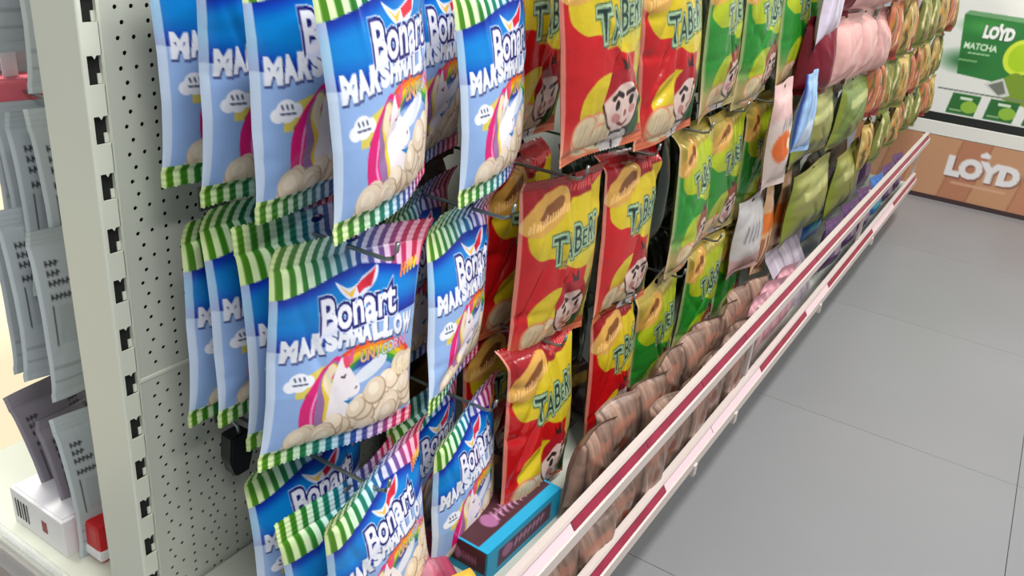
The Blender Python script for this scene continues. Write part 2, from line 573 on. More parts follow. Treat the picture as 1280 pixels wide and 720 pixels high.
def art_plain(nu, nv, kind):
    """the smaller packs further along the aisle"""
    rnd = random.Random(hash(kind) % 1000 if False else sum(map(ord, kind)))
    base = {'olive': (124, 126, 62), 'leaf': (98, 118, 50), 'lavender': (214, 202, 220), 'sky': (150, 184, 224), 'orange': (226, 206, 198),
            'white': (206, 202, 200), 'wafer': (214, 170, 130), 'gold': (176, 148, 84), 'golden_green': (120, 124, 58), 'russet': (176, 104, 72),
            'beige': (136, 110, 97), 'rose': (206, 150, 160), 'violet': (92, 62, 104), 'blue': (60, 110, 180), 'maroon': (150, 60, 84), 'amber': (206, 168, 60),
            'dark': (18, 30, 22), 'cocoa': (46, 20, 22), 'moss': (44, 48, 24), 'wine': (108, 14, 32), 'pink': (206, 158, 152), 'pale': (172, 160, 172), 'grey': (176, 184, 188), 'dusky': (138, 132, 142)}[kind]  # moss stands for gap shade, as dark does on the rear bags
    A = Art(0.2, 0.2, nu, nv, base)
    b = np.array(base, float)
    if kind in ('olive', 'leaf'):
        A.fill(A.V > 0.82, b * 1.12)
        A.fill((A.V < 0.12), b * 0.85)
        A.fill((A.U < 0.07), (122, 132, 44))
        for k in range(3):
            A.ell(0.24 + 0.26 * k, 0.27, 0.09, 0.13, (92, 104, 44), 1, -0.2)
            A.ell(0.24 + 0.26 * k, 0.27, 0.05, 0.09, (60, 66, 36), 1, -0.2)
        A.poly([(0.2, 0.60), (0.85, 0.66), (0.85, 0.78), (0.2, 0.72)], (206, 204, 140), 0.6)
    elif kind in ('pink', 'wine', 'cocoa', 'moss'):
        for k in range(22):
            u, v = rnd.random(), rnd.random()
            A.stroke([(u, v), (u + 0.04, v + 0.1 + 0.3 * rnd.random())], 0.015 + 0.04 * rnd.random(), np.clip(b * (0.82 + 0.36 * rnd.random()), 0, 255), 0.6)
        if kind == 'cocoa':
            A.ell(0.5, 0.6, 0.3, 0.12, (150, 120, 40), 0.8)
    elif kind in ('lavender', 'sky', 'pale'):
        for k in range(6):
            u = 0.12 + 0.14 * k
            A.stroke([(u, 0.05), (u + 0.03, 0.95)], 0.03, b * (0.72 if k % 2 else 1.14))
        if kind == 'sky':
            A.ell(0.5, 0.25, 0.25, 0.2, (226, 234, 244), 0.7)
            A.stroke([(0.02, 0), (0.02, 1)], 0.10, (40, 62, 130))
    elif kind == 'orange':
        A.fill(A.V > 0.68, (230, 190, 186))
        A.ell(0.42, 0.42, 0.34, 0.15, (224, 106, 40))
        A.ell(0.68, 0.44, 0.12, 0.06, (240, 226, 216))
        for k in range(4):
            A.stroke([(0.3 + 0.12 * k, 0.60), (0.36 + 0.12 * k, 0.68)], 0.04, (96, 96, 104))
    elif kind == 'white':
        for k in range(5):
            A.stroke([(0.2 + 0.14 * k, 0.48), (0.26 + 0.14 * k, 0.66)], 0.04, (110, 112, 118))
        A.fill(A.V < 0.25, (206, 160, 156), 0.8)
    elif kind == 'wafer':
        A.fill((A.V > 0.5) & (A.V < 0.72), (222, 118, 46))
        for k in range(3):
            A.fill((np.abs(A.U - 0.2 - 0.3 * k) < 0.09) & (A.V < 0.46) & (A.V > 0.06), (158, 98, 56))
            A.stroke([(0.06 + 0.3 * k, 0.02), (0.06 + 0.3 * k, 0.5)], 0.04, (240, 214, 200))
        A.ell(0.5, 0.84, 0.25, 0.08, (236, 206, 186))
    elif kind in ('gold', 'golden_green', 'russet'):
        cs = [(150, 26, 26), (60, 84, 34), (236, 220, 180), (206, 130, 40), (64, 48, 30), (226, 206, 160)]
        for k in range(34):
            u, v, c = rnd.random(), rnd.random(), cs[rnd.randint(0, 5)]
            A.stroke([(u, v), (u + 0.05, v + 0.05 + 0.16 * rnd.random())], 0.03 + 0.08 * rnd.random(), c, 0.75)
        A.fill(A.V < 0.16, (120, 128, 50) if kind != 'russet' else (140, 40, 34), 0.8)
        A.fill(A.V > 0.86, b * 1.1)
    elif kind == 'beige':
        for k in range(10):
            u = 0.04 + 0.1 * k
            A.stroke([(u, 0.02), (u + 0.04 * rnd.random(), 0.98)], 0.02 + 0.03 * rnd.random(), np.clip(b * rnd.choice((0.55, 0.75, 1.2, 1.4)), 0, 255), 0.8)
        A.ell(0.45, 0.5, 0.09, 0.09, (120, 66, 46))
        A.poly([(0.2, 0.66), (0.8, 0.7), (0.8, 0.82), (0.2, 0.78)], (166, 110, 92), 0.7)
    elif kind in ('rose', 'violet', 'blue', 'maroon', 'amber'):
        for k in range(8):
            u = 0.06 + 0.12 * k
            A.stroke([(u, 0.08), (u + 0.03, 0.92)], 0.03, np.clip(b * (1.3 if k % 2 else 0.75), 0, 255), 0.7)
        if kind == 'violet':
            A.ell(0.5, 0.5, 0.25, 0.2, (176, 150, 176), 0.8)
        if kind == 'blue':
            A.ell(0.4, 0.5, 0.3, 0.3, (40, 170, 190), 0.9)
        if kind == 'amber':
            A.ell(0.55, 0.45, 0.32, 0.35, (236, 196, 120), 0.9)
    elif kind in ('grey', 'dusky'):
        for r, (v, n0) in enumerate(((0.80, 3), (0.745, 3), (0.69, 5), (0.61, 8))):    # rows of dark small print
            for c in (0.10, 0.52):
                for k in range(n0):
                    u = c + 0.036 * k
                    A.stroke([(u, v - 0.008), (u + 0.004, v + 0.014)], 0.016, (30, 32, 36))
                    A.stroke([(u, v), (u + 0.02, v + 0.004 * (k % 3))], 0.010, (36, 38, 42))
        for c in (0.10, 0.52):
            A.stroke([(c, 0.56), (c, 0.33)], 0.012, (48, 50, 54))
            A.poly([(c + 0.04, 0.33), (c + 0.34, 0.33), (c + 0.34, 0.56), (c + 0.04, 0.56)], b * 0.93, 0.8)
        A.fill(np.abs(A.V - 0.20) < 0.01, b * 0.86)
        A.fill(np.abs(A.V - 0.12) < 0.007, b * 0.86)
        A.fill((A.U < 0.03), b * 1.15)
        A.ell(0.5, 0.92, 0.03, 0.02, (40, 42, 46))
    return A.out()


# ------------------------------------------------------------------ helpers: a sealed film bag
M_FILM = mat('printed_film', attr=True, rough=0.27, bump=(60, 0.10, 0.004), spec=0.55)
M_FOIL = mat('printed_foil', attr=True, rough=0.2, bump=(38, 0.34, 0.006), spec=0.7)
M_PACK = mat('printed_small_pack', attr=True, rough=0.35, bump=(80, 0.2, 0.004), spec=0.5)
M_CARD = mat('printed_matte', attr=True, rough=0.55)


def bag_meshes(name, W, H, T, art, seed, m, top=0.11, bot=0.065, wr=1.0, belly=0.12, hole=True, zig=True, curl=0.0, flop=1.0):
    """three meshes (pouch, top seal, bottom seal); origin at the hang hole, front towards +X, z down to -H"""
    nv, nu = art.shape[0] - 1, art.shape[1] - 1
    rs = np.random.RandomState(seed)
    s = np.linspace(-1, 1, nu + 1)[None, :]
    t = np.linspace(0, 1, nv + 1)[:, None]            # 0 top
    S, Tt = np.broadcast_to(s, (nv + 1, nu + 1)), np.broadcast_to(t, (nv + 1, nu + 1))
    q = np.clip((Tt - top) / (1 - top - bot), 0, 1)
    g = np.clip(1 - np.abs(2 * q - 1) ** 2.6, 0, 1) ** 0.62 * (1 + belly * (2 * q - 1))
    prof = np.clip(1 - np.abs(S) ** 3.0, 0, 1) ** 0.75
    half = W / 2 * (1 - 0.055 * np.clip(g, 0, 1))
    # soft bending of the whole sheet, shared by the seals
    bend = 0.010 * math.sin(seed * 2.1) * (q - 0.4) ** 2 + 0.006 * np.sin(S * 2.2 + seed) * (1 - np.clip(q * 2.2, 0, 1)) + 0.006 * np.sin(S * 2.6 + seed * 1.7) * np.clip(q * 3 - 2, 0, 1)
    bend = bend + flop * 0.02 * np.sin(seed * 3.3) * np.clip(1 - Tt / (top + 0.05), 0, 1) ** 2
    bend = bend - curl * np.clip(S + 0.35, 0, 2) ** 2 / 1.82
    # creases
    cz_ = np.zeros_like(S)
    for k in range(9):                                # gathers fanning from the two seals
        p0, wd = rs.uniform(-0.9, 0.9), rs.uniform(0.03, 0.09)
        x = S - p0 - (q - 0) * rs.uniform(-0.5, 0.5)
        cz_ += rs.uniform(-1, 1) * np.exp(-(x / wd) ** 2) * np.exp(-q / 0.16)
        x = S - p0 * 0.9 - (1 - q) * rs.uniform(-0.5, 0.5)
        cz_ += rs.uniform(-1, 1) * np.exp(-(x / wd) ** 2) * np.exp(-(1 - q) / 0.13)
    for k in range(7):                                # slanting dents on the belly
        a, p0, q0, ln = rs.uniform(-1.2, 1.2), rs.uniform(-0.8, 0.8), rs.uniform(0.1, 0.9), rs.uniform(0.12, 0.35)
        dx, dq = S - p0, (q - q0) * 2
        al, ac = dx * math.sin(a) + dq * math.cos(a), dx * math.cos(a) - dq * math.sin(a)
        cz_ += rs.uniform(-1.3, 0.7) * np.exp(-(ac / rs.uniform(0.05, 0.11)) ** 2) * np.exp(-(al / ln / 2) ** 2)
    for k in range(6):                                # short puckers along both long edges
        side = 1 if k % 2 else -1
        q0 = rs.uniform(0.05, 0.95)
        cz_ += rs.uniform(-1, 0.6) * np.exp(-((q - q0) / 0.03) ** 2) * np.exp(-(1 - side * S) / 0.22)
    inside = np.clip(g * 3, 0, 1) * np.clip((1 - np.abs(S)) * 8, 0, 1)
    crease = cz_ * 0.0024 * wr * inside * (W / 0.17) ** 0.7
    X = T / 2 * g * prof + crease + bend
    Z = -H * Tt + 0 * S
    Y = half * S
    P = np.stack([X, Y, Z], -1)
    it, ib = int(round(top * nv)), nv - int(round(bot * nv))
    kb = max(1, nu // 30)
    Xb = -T / 2 * 0.8 * g * prof + bend
    Pb = np.stack([Xb, Y, Z], -1)[it:ib + 1:1][:, ::kb]
    if (nu % kb) != 0:
        Pb = np.concatenate([Pb, np.stack([Xb, Y, Z], -1)[it:ib + 1, -1:]], 1)
    Pb = Pb[:, ::-1]
    back = np.clip(art[it:ib + 1].mean((0, 1)) * 0.9, 0, 255)
    pouch = grid_mesh(name + '_pouch', [(P[it:ib + 1], art[it:ib + 1], None), (Pb, back, None)], m)

    def seal(sl, nm, zigsign, hole_):
        p, c = P[sl].copy(), art[sl]
        n = p.shape[0]
        rows = np.arange(n)[:, None]
        p[..., 0] += 0.00022 * np.sin(p[..., 2] * 2 * math.pi / 0.0055)     # crimped ribs
        if zig:                                                          # pinked outer edge
            k = np.abs(((p[..., 1] / 0.005) % 1.0) - 0.5) * 2 - 0.5
            e = (rows == 0) if zigsign > 0 else (rows == n - 1)
            p[..., 2] += np.where(e, zigsign * 0.0022 * k, 0)
        keep = None
        if hole_:
            cen = p[:-1, :-1] + (p[1:, 1:] - p[:-1, :-1]) / 2
            keep = np.hypot(cen[..., 1] / 2.2, cen[..., 2] + H * top * 0.42) > 0.0035
        b = p.copy()
        b[..., 0] -= 0.0008
        return grid_mesh(name + nm, [(p, c, keep), (b[:, ::-1], c[:, ::-1], keep[:, ::-1] if keep is not None else None)], m)
    ts = seal(slice(0, it + 1), '_top_seal', 1, hole)
    bs = seal(slice(ib, nv + 1), '_bottom_seal', -1, False)
    return pouch, ts, bs


def add_bag(name, meshes, label, cat, group, loc, rot=(0, 0, 0)):
    yaw, pit, rol = [math.radians(a) for a in rot]
    e = empty(name, (loc[0], loc[1], loc[2] + FZ))
    e.rotation_euler = (Matrix.Rotation(yaw, 3, 'Z') @ Matrix.Rotation(pit, 3, 'Y') @ Matrix.Rotation(rol, 3, 'X')).to_euler()
    tag(e, label, cat, group)
    for nm, me in zip(('pouch', 'top_seal', 'bottom_seal'), meshes):
        link(nm, me, e)
    return e


# ------------------------------------------------------------------ setting: floor of large tiles
M_TILE = mat('grey_concrete_tile', (124, 124, 126), rough=0.34, noise=(1.6, 0.07), bump=(9, 0.03, 0.002), spec=0.5)
M_TILE2 = mat('cream_lit_tile', (232, 220, 190), rough=0.35, noise=(3, 0.04))  # same floor coloured cream, the warm bright light put into the colour
M_GROUT = mat('grout', (112, 112, 111), rough=0.85)
floor = structure(box('floor', (-2.4, -1.2, -0.03), (3.0, 4.6, -0.004), M_GROUT))
TS = 0.60


def tile_mesh(w, d, m):
    bm = bmesh.new()
    box_into(bm, (0.0005, 0.0005, -0.004), (w - 0.0005, d - 0.0005, 0.0), 0.0004)
    return bm_mesh(bm, 'tile', m)


tm = tile_mesh(TS, TS, M_TILE)
tm2 = tile_mesh(TS, TS, M_TILE2)
for i in range(-1, 4):
    for j in range(-2, 7):
        link('tile', tm, floor, (0.222 + TS * i, -0.05 + TS * j, 0))
for i in range(-4, -1):
    for j in range(-2, 7):
        link('tile', tm2, floor, (0.222 + TS * i, -0.05 + TS * j, 0))

# ------------------------------------------------------------------ gondola: upright, perforated panels, decks, rails
M_STEEL = mat('white_painted_steel', (220, 224, 209), rough=0.42, noise=(6, 0.02), bump=(300, 0.05, 0.0003))
M_PEG = mat('painted_pegboard', (198, 202, 190), rough=0.5, noise=(5, 0.03))
M_DARK = mat('shade_and_print_black', (22, 22, 20), rough=0.8)  # near-black for shade in slots and holes, and for bar print
M_RAIL = mat('white_rail', (192, 179, 173), rough=0.4, noise=(8, 0.03))
M_STRIP = mat('maroon_price_strip', (138, 34, 58), rough=0.35, noise=(25, 0.25))
M_PINK = mat('pale_price_ticket', (222, 190, 196), rough=0.4)
M_CLEAR = mat('clear_acrylic', (240, 244, 244), rough=0.12, trans=0.5, alpha=0.4)
M_WIRE = mat('zinc_wire', (150, 156, 154), rough=0.28, metal=0.85)
M_BLACKP = mat('black_plastic', (26, 32, 32), rough=0.3)

gond = tag(empty('gondola_shelf', (0, 0, 0)), 'white steel gondola shelving with perforated back panel along the aisle', 'shelving')
Y_END = 2.68

# upright: a hollow folded post whose aisle face carries the paired slots
def upright():
    bm = bmesh.new()
    y0, y1, d = -0.0053, 0.0143, 0.0647
    zt, zb = 0.62 + FZ, 0.0
    # end face, far side, back face as plates; the slotted faces as strips between the slots
    b = 0.0022
    ys, ye = -0.0008, 0.0126                       # slot from ys to ye
    def plate(lo, hi):
        box_into(bm, lo, hi, 0.0)
    plate((-d + b, y0, zb), (-b, y0 + 0.002, zt))
    plate((-d + b, y1 - 0.002, zb), (-b, y1, zt))
    # rolled corners
    for cx, sx in ((-b, 1), (-d + b, -1)):
        for cy, sy in ((y0 + b, -1), (y1 - b, 1)):
            ring = []
            for z in (zb, zt):
                ring.append([bm.verts.new((cx + sx * b * math.sin(a), cy + sy * b * math.cos(a), z)) for a in [k * math.pi / 10 for k in range(6)]])
            for k in range(5):
                f = (ring[0][k], ring[0][k + 1], ring[1][k + 1], ring[1][k])
                bm.faces.new(f)
    for side in (0, 1):
        x0, x1 = (-0.002, 0.0) if side == 0 else (-d, -d + 0.002)
        plate((x0, y0 + b, zb), (x1, ys, zt))
        plate((x0, ye, zb), (x1, y1 - b, zt))
        zs = []
        k = -12
        while True:
            top = -0.05 * k + FZ
            k += 1
            if top > zt - 0.01:
                continue
            if top < 0.04:
                break
            zs.append(top)
        prev = zt
        for top in zs:
            plate((x0, ys, top), (x1, ye, prev))
            prev = top - 0.0238
            ym = (ys + ye) / 2
            if side == 0:                         # the punched tongue that halves the slot's lower part, and the notch in its top
                plate((x0 - 0.0022, ym + 0.0030, prev), (x0 - 0.0012, ye, prev + 0.0085))
                bm.faces.new([bm.verts.new(p) for p in ((x1, ym - 0.002, top), (x1, ym, top - 0.003), (x1, ym + 0.002, top))])
        plate((x0, ys, zb), (x1, ye, prev))
    bmesh.ops.recalc_face_normals(bm, faces=bm.faces)
    return bm_mesh(bm, 'upright', M_STEEL)


link('upright', upright(), gond)
box('slot_shade', (-0.045, -0.0030, 0.02), (-0.0042, 0.0122, 1.32), M_DARK, 0, gond)  # near-black filler box that makes the slots look deep in shade


# perforated panels; the stretch that shows has real holes, the rest hangs behind the bags
def perforated(z_lo, z_hi, y_lo, y_hi):
    bm = bmesh.new()
    x = -0.0035
    cols = []
    k = 0
    while True:
        o = 0.06 * k
        cols += [(0.031 + o, 1), (0.036 + o, 0), (0.046 + o, 1), (0.061 + o, 2), (0.076 + o, 1), (0.086 + o, 0)]
        k += 1
        if o > y_hi:
            break
    cols = [c for c in cols if y_lo + 0.003 < c[0] < y_hi - 0.003]
    ys = [y_lo] + [(a[0] + b[0]) / 2 for a, b in zip(cols, cols[1:])] + [y_hi]
    r = 0.0021
    for i, (yc, ph) in enumerate(cols):
        ya, yb = ys[i], ys[i + 1]
        step = 0.025 if ph < 2 else 0.0125
        z0 = {0: 0.0, 1: 0.0125, 2: 0.0}[ph]
        # cell centres at z = -(n*step) - z0 - 0.001
        n0 = math.floor((-0.001 - z0 - z_hi) / step)
        edge = z_hi
        zc = -0.001 - z0 - step * n0
        while zc > z_lo:
            lo = zc - step / 2
            if zc + r + 0.001 < edge and zc - r - 0.001 > z_lo:
                if lo < z_lo + 0.004:
                    lo = z_lo
                o_ = [bm.verts.new((x, p[0], p[1] + FZ)) for p in ((ya, lo), (yb, lo), (yb, edge), (ya, edge))]
                h = [bm.verts.new((x, yc + r * math.cos(a), zc + r * math.sin(a) + FZ)) for a in [math.radians(-135 + 45 * q) for q in range(8)]]
                hb = [bm.verts.new((v.co.x - 0.0012, v.co.y, v.co.z)) for v in h]
                for q in range(4):
                    a0, a1, a2 = h[2 * q], h[2 * q + 1], h[(2 * q + 2) % 8]
                    bm.faces.new((o_[q], o_[(q + 1) % 4], a2, a1, a0))
                for q in range(8):
                    bm.faces.new((h[q], h[(q + 1) % 8], hb[(q + 1) % 8], hb[q]))
                edge = lo
            zc -= step
        if edge > z_lo + 1e-6:
            bm.faces.new([bm.verts.new((x, p[0], p[1] + FZ)) for p in ((ya, z_lo), (yb, z_lo), (yb, edge), (ya, edge))])
    bmesh.ops.recalc_face_normals(bm, faces=bm.faces)
    return bm_mesh(bm, 'pegboard_panel', M_PEG)


SEAM = -0.3150
for z_lo, z_hi in ((-0.62, SEAM - 0.0008), (SEAM + 0.0008, 0.30)):
    me = perforated(z_lo, z_hi, 0.0165, 0.47)
    link('pegboard_panel', me, gond)
for z_lo, z_hi in ((-0.70, SEAM - 0.0008), (SEAM + 0.0008, 0.60)):
    for ya, yb in ((0.472, 1.338), (1.34, 2.0), (2.002, Y_END)):
        box('pegboard_panel', (-0.0065, ya, z_lo + FZ), (-0.0035, yb, z_hi + FZ), M_PEG, 0, gond)
box('panel_joint', (-0.0055, 0.0165, SEAM - 0.0022 + FZ), (-0.0026, 0.47, SEAM + 0.0022 + FZ), M_STEEL, 0.0008, gond)
box('panel_fold', (-0.008, 0.0150, 0.10), (-0.0028, 0.0168, 1.02), M_STEEL, 0.0008, gond)
box('hole_shade', (-0.022, 0.018, 0.1), (-0.016, 0.47, 1.3), M_DARK, 0, gond)  # near-black sheet behind the holes, standing for the shade inside
box('rear_panel', (-0.062, 0.016, 0.1), (-0.056, Y_END, 1.3), M_PEG, 0, gond)
# decks and rails
box('base_deck', (0.0, -0.03, 0.095), (0.372, Y_END, 0.12), M_PEG, 0.002, gond)
box('kick_plate', (0.30, -0.02, 0.0), (0.315, Y_END, 0.095), M_STEEL, 0, gond)
box('base_deck', (-0.43, -0.03, 0.075), (-0.065, Y_END, 0.10), M_STEEL, 0.002, gond)
box('kick_plate', (-0.37, -0.02, 0.0), (-0.355, Y_END, 0.075), M_STEEL, 0, gond)
box('end_panel', (-0.42, -0.034, 0.0), (-0.07, -0.030, 0.094), M_RAIL, 0.001, gond)


def rail(z_top, z_bot, x, nm):
    """an aluminium price rail: thin upper lip, sloped maroon strip channel, white lower band"""
    bm = bmesh.new()
    h = z_top - z_bot
    prof = [(x - 0.012, z_top - 0.004), (x - 0.012, z_top), (x - 0.004, z_top), (x - 0.002, z_top - 0.003), (x - 0.002, z_top - h * 0.12), (x - 0.006, z_top - h * 0.16),
            (x + 0.001, z_top - h * 0.50), (x + 0.005, z_top - h * 0.53), (x + 0.006, z_bot + 0.002), (x + 0.004, z_bot), (x - 0.010, z_bot), (x - 0.012, z_bot + 0.003)]
    a = [bm.verts.new((p[0], -0.03, p[1] + FZ)) for p in prof]
    b = [bm.verts.new((p[0], Y_END - 0.06, p[1] + FZ)) for p in prof]
    n = len(prof)
    for k in range(n):
        bm.faces.new((a[k], a[(k + 1) % n], b[(k + 1) % n], b[k]))
    bm.faces.new(a[::-1])
    bm.faces.new(b)
    bmesh.ops.recalc_face_normals(bm, faces=bm.faces)
    r = link(nm, bm_mesh(bm, nm, M_RAIL), gond)
    # paper strips slid into the channel, in lengths
    y = -0.02
    rnd = random.Random(int(-z_top * 1000))
    while y < Y_END - 0.1:
        ln = rnd.choice((0.18, 0.24, 0.30))
        bm = bmesh.new()
        y2 = min(y + ln, Y_END - 0.07)
        za, zb_ = z_top - h * 0.17, z_top - h * 0.49
        vs = [bm.verts.new(p) for p in ((x - 0.0050, y, za + FZ), (x - 0.0050, y2, za + FZ), (x + 0.0018, y2, zb_ + FZ), (x + 0.0018, y, zb_ + FZ))]
        f = bm.faces.new(vs)
        ex = bmesh.ops.extrude_face_region(bm, geom=[f])
        for v in ex['geom']:
            if isinstance(v, bmesh.types.BMVert):
                v.co.x += 0.0006
        bmesh.ops.recalc_face_normals(bm, faces=bm.faces)
        link('price_strip', bm_mesh(bm, 'price_strip', M_STRIP if rnd.random() < 0.72 else M_PINK), r)
        y = y2 + 0.002
    return r


rail(-0.4125, -0.4450, 0.386, 'fence_rail')
rail(-0.5500, -0.5850, 0.382, 'deck_rail')
# upright brackets that carry the fence rail, and the little clips under the lower one
for y in (-0.02, 0.88, 1.76, 2.6):
    box('fence_bracket', (0.366, y, 0.115), (0.373, y + 0.012, 0.30), M_RAIL, 0.001, gond)
for y in (0.20, 0.315, 0.62, 0.80, 1.35, 1.9):
    box('rail_clip', (0.380, y, 0.122), (0.3905, y + 0.012, 0.142), M_RAIL, 0.0015, gond)

# ------------------------------------------------------------------ hooks
def hook_mesh(length):
    bm = bmesh.new()
    tube_into(bm, [(0.0, 0, 0), (length * 0.5, 0, 0), (length - 0.012, 0, 0.001), (length - 0.004, 0, 0.004), (length, 0, 0.012), (length + 0.001, 0, 0.020)], 0.0022, 8)
    return bm_mesh(bm, 'wire', M_WIRE, True)


def plate_mesh():
    bm = bmesh.new()
    box_into(bm, (-0.003, -0.014, -0.012), (0.0, 0.014, 0.012), 0.001)
    return bm_mesh(bm, 'back_plate', M_WIRE)


HOOKS = {}
PL = plate_mesh()


def hook(y, z, length, label):
    if length not in HOOKS:
        HOOKS[length] = hook_mesh(length)
    e = tag(empty('pegboard_hook', (0, y, z + FZ)), label, 'hook', 'wire hooks on the perforated panel')
    link('wire', HOOKS[length], e)
    link('back_plate', PL, e)


# ------------------------------------------------------------------ marshmallow bags
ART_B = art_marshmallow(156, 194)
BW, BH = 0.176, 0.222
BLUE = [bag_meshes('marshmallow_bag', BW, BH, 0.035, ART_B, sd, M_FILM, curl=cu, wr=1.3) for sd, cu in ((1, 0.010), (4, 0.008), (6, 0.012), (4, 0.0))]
GB = 'blue striped marshmallow bags on hooks'
ROWN = ('upper', 'middle', 'lower')
NUMW = ('first', 'second', 'third', 'fourth', 'fifth', 'sixth', 'seventh', 'eighth', 'ninth', 'tenth', 'eleventh', 'twelfth', 'thirteenth', 'fourteenth', 'fifteenth')
# column beside the post: (row, [(x, y centre, z top, yaw, pitch, roll, variant, label)])
BL = [
    (0.041, 0.118, 0.113, 0, 0, 0, 0, 'blue marshmallow bag at the back of the upper hook, against the perforated panel'),
    (0.092, 0.118, 0.108, 0, 0, 0, 1, 'blue marshmallow bag second from the panel on the upper hook by the post'),
    (0.150, 0.118, 0.111, 0, 0, 0, 2, 'blue marshmallow bag third from the panel on the upper hook by the post'),
    (0.205, 0.114, 0.114, 11, -2, 5, 0, 'foremost blue marshmallow bag on the upper hook by the post, unicorn in view'),
    (0.050, 0.118, -0.133, 0, 0, 0, 1, 'blue marshmallow bag nearest the panel on the middle hook by the post'),
    (0.087, 0.118, -0.113, 0, 0, 0, 2, 'blue marshmallow bag second from the panel on the middle hook by the post'),
    (0.133, 0.118, -0.122, 0, 0, 0, 0, 'blue marshmallow bag just behind the foremost one on the middle hook'),
    (0.180, 0.116, -0.128, -10, -1, -4, 3, 'foremost marshmallow bag on the middle hook, its whole front and striped ends showing'),
    (0.125, 0.118, -0.363, 0, 0, 2, 2, 'shaded marshmallow bag at the back of the lower hook by the post'),
    (0.172, 0.118, -0.408, 0, 0, 3, 0, 'marshmallow bag in the middle of the lower hook by the post'),
    (0.212, 0.116, -0.362, 4, -3, 5, 1, 'foremost marshmallow bag on the lower hook by the post, cut by the photo edge'),
    (0.120, 0.305, 0.100, 10, 0, 0, 2, 'half hidden marshmallow bag behind the front one on the second upper hook'),
    (0.185, 0.308, 0.092, 10, -3, 4, 0, 'foremost marshmallow bag on the second upper hook, next to the red chip bags'),
    (0.110, 0.300, -0.145, 10, 0, 0, 1, 'marshmallow bag hidden behind the single one on the second middle hook'),
    (0.170, 0.304, -0.146, 12, -3, -4, 2, 'narrow looking marshmallow bag alone in front on the second middle hook'),
    (0.140, 0.300, -0.390, 8, 0, 2, 0, 'rear marshmallow bag on the second lower hook, mostly covered'),
    (0.195, 0.298, -0.385, 7, -3, 2, 1, 'foremost marshmallow bag on the second lower hook, above the yellow packet'),
]
for x, y, z, a, b, c, var, lab in BL:
    add_bag('marshmallow_bag', BLUE[var], lab, 'bag', GB, (x, y, z), (a, b, c))
for z in (0.088, -0.146, -0.393):
    hook(y=0.112, z=z, length=0.235, label='wire hook of the marshmallow column beside the white post, %s of three' % {0.088: 'highest', -0.146: 'middle', -0.393: 'lowest'}[z])
for z in (0.070, -0.163, -0.405):
    hook(y=0.315, z=z, length=0.225, label='wire hook of the second marshmallow column, %s of three' % {0.070: 'highest', -0.163: 'middle', -0.405: 'lowest'}[z])

# ------------------------------------------------------------------ chip bags, red and green
ART_R = art_chips(120, 156, False)
ART_G = art_chips(90, 118, True)
CW, CH = 0.163, 0.235
RED = [bag_meshes('chip_bag', CW, CH, 0.040, ART_R, sd, M_FOIL, top=0.05, bot=0.045, wr=3.4) for sd in (2, 7, 9)]
GRN = [bag_meshes('chip_bag', CW, CH, 0.040, ART_G, sd, M_FOIL, top=0.05, bot=0.045, wr=3.4) for sd in (3, 5)]
CH_L = [
    # set, variant, x, y, z top, yaw, pitch, roll, label
    ('r', 0, 0.140, 0.465, 0.115, 0, 0, 0, 'red chip bag at the back of the first upper chip hook'),
    ('r', 1, 0.225, 0.447, 0.124, -6, -4, 4, 'foremost red chip bag on the first upper chip hook, beside the marshmallows'),
    ('r', 2, 0.228, 0.640, 0.108, -6, -4, 4, 'red chip bag on the second upper chip hook, catching the light'),
    ('r', 2, 0.140, 0.470, -0.135, 0, 0, 0, 'red chip bag at the back of the first middle chip hook'),
    ('r', 0, 0.212, 0.450, -0.138, -9, 0, 0, 'foremost red chip bag on the first middle chip hook, full face showing'),
    ('r', 1, 0.215, 0.640, -0.147, 0, -2, -2, 'narrow red chip bag on the second middle chip hook, left of the black gap'),
    ('r', 1, 0.135, 0.460, -0.365, 0, 0, 0, 'dark red chip bag at the back of the first lower chip hook'),
    ('r', 2, 0.215, 0.435, -0.352, -3, -5, -3, 'foremost red chip bag on the first lower chip hook, above the turquoise box'),
    ('r', 0, 0.215, 0.650, -0.372, 2, -4, -2, 'red chip bag on the second lower chip hook, half covered'),
    ('g', 0, 0.220, 0.860, 0.108, 2, -3, 5, 'green and tan chip bag on the third upper hook, right of the red ones'),
    ('g', 1, 0.225, 1.030, 0.104, -3, -3, 6, 'bright green chip bag on the fourth upper hook'),
    ('g', 0, 0.225, 1.215, 0.110, -1, -5, 4, 'green chip bag on the fifth upper hook with its yellow side showing'),
    ('g', 1, 0.205, 1.400, 0.120, 0, -5, 5, 'green chip bag on the sixth upper hook, before the lavender packs'),
    ('g', 1, 0.215, 0.870, -0.150, 3, -4, 2, 'green chip bag on the third middle hook, right of the black gap'),
    ('g', 0, 0.218, 1.010, -0.140, -3, -1, 4, 'green chip bag on the fourth middle hook'),
    ('g', 1, 0.218, 1.190, -0.148, 0, -2, 4, 'green chip bag on the fifth middle hook, beside the orange packet'),
    ('g', 0, 0.215, 0.820, -0.400, -2, 0, 5, 'green chip bag on the third lower hook, over the beige packs'),
    ('g', 1, 0.222, 1.015, -0.378, -3, 0, 2, 'green chip bag on the fourth lower hook with its name readable'),
    ('g', 0, 0.218, 1.185, -0.388, 0, 0, 6, 'green chip bag on the fifth lower hook, beside the white packet'),
]
DB = bag_meshes('chip_shade_bag', 0.15, 0.225, 0.045, art_plain(30, 44, 'dark'), 17, M_FOIL, wr=2.5)  # rear bags coloured near-black so the gaps between chip bags look shaded
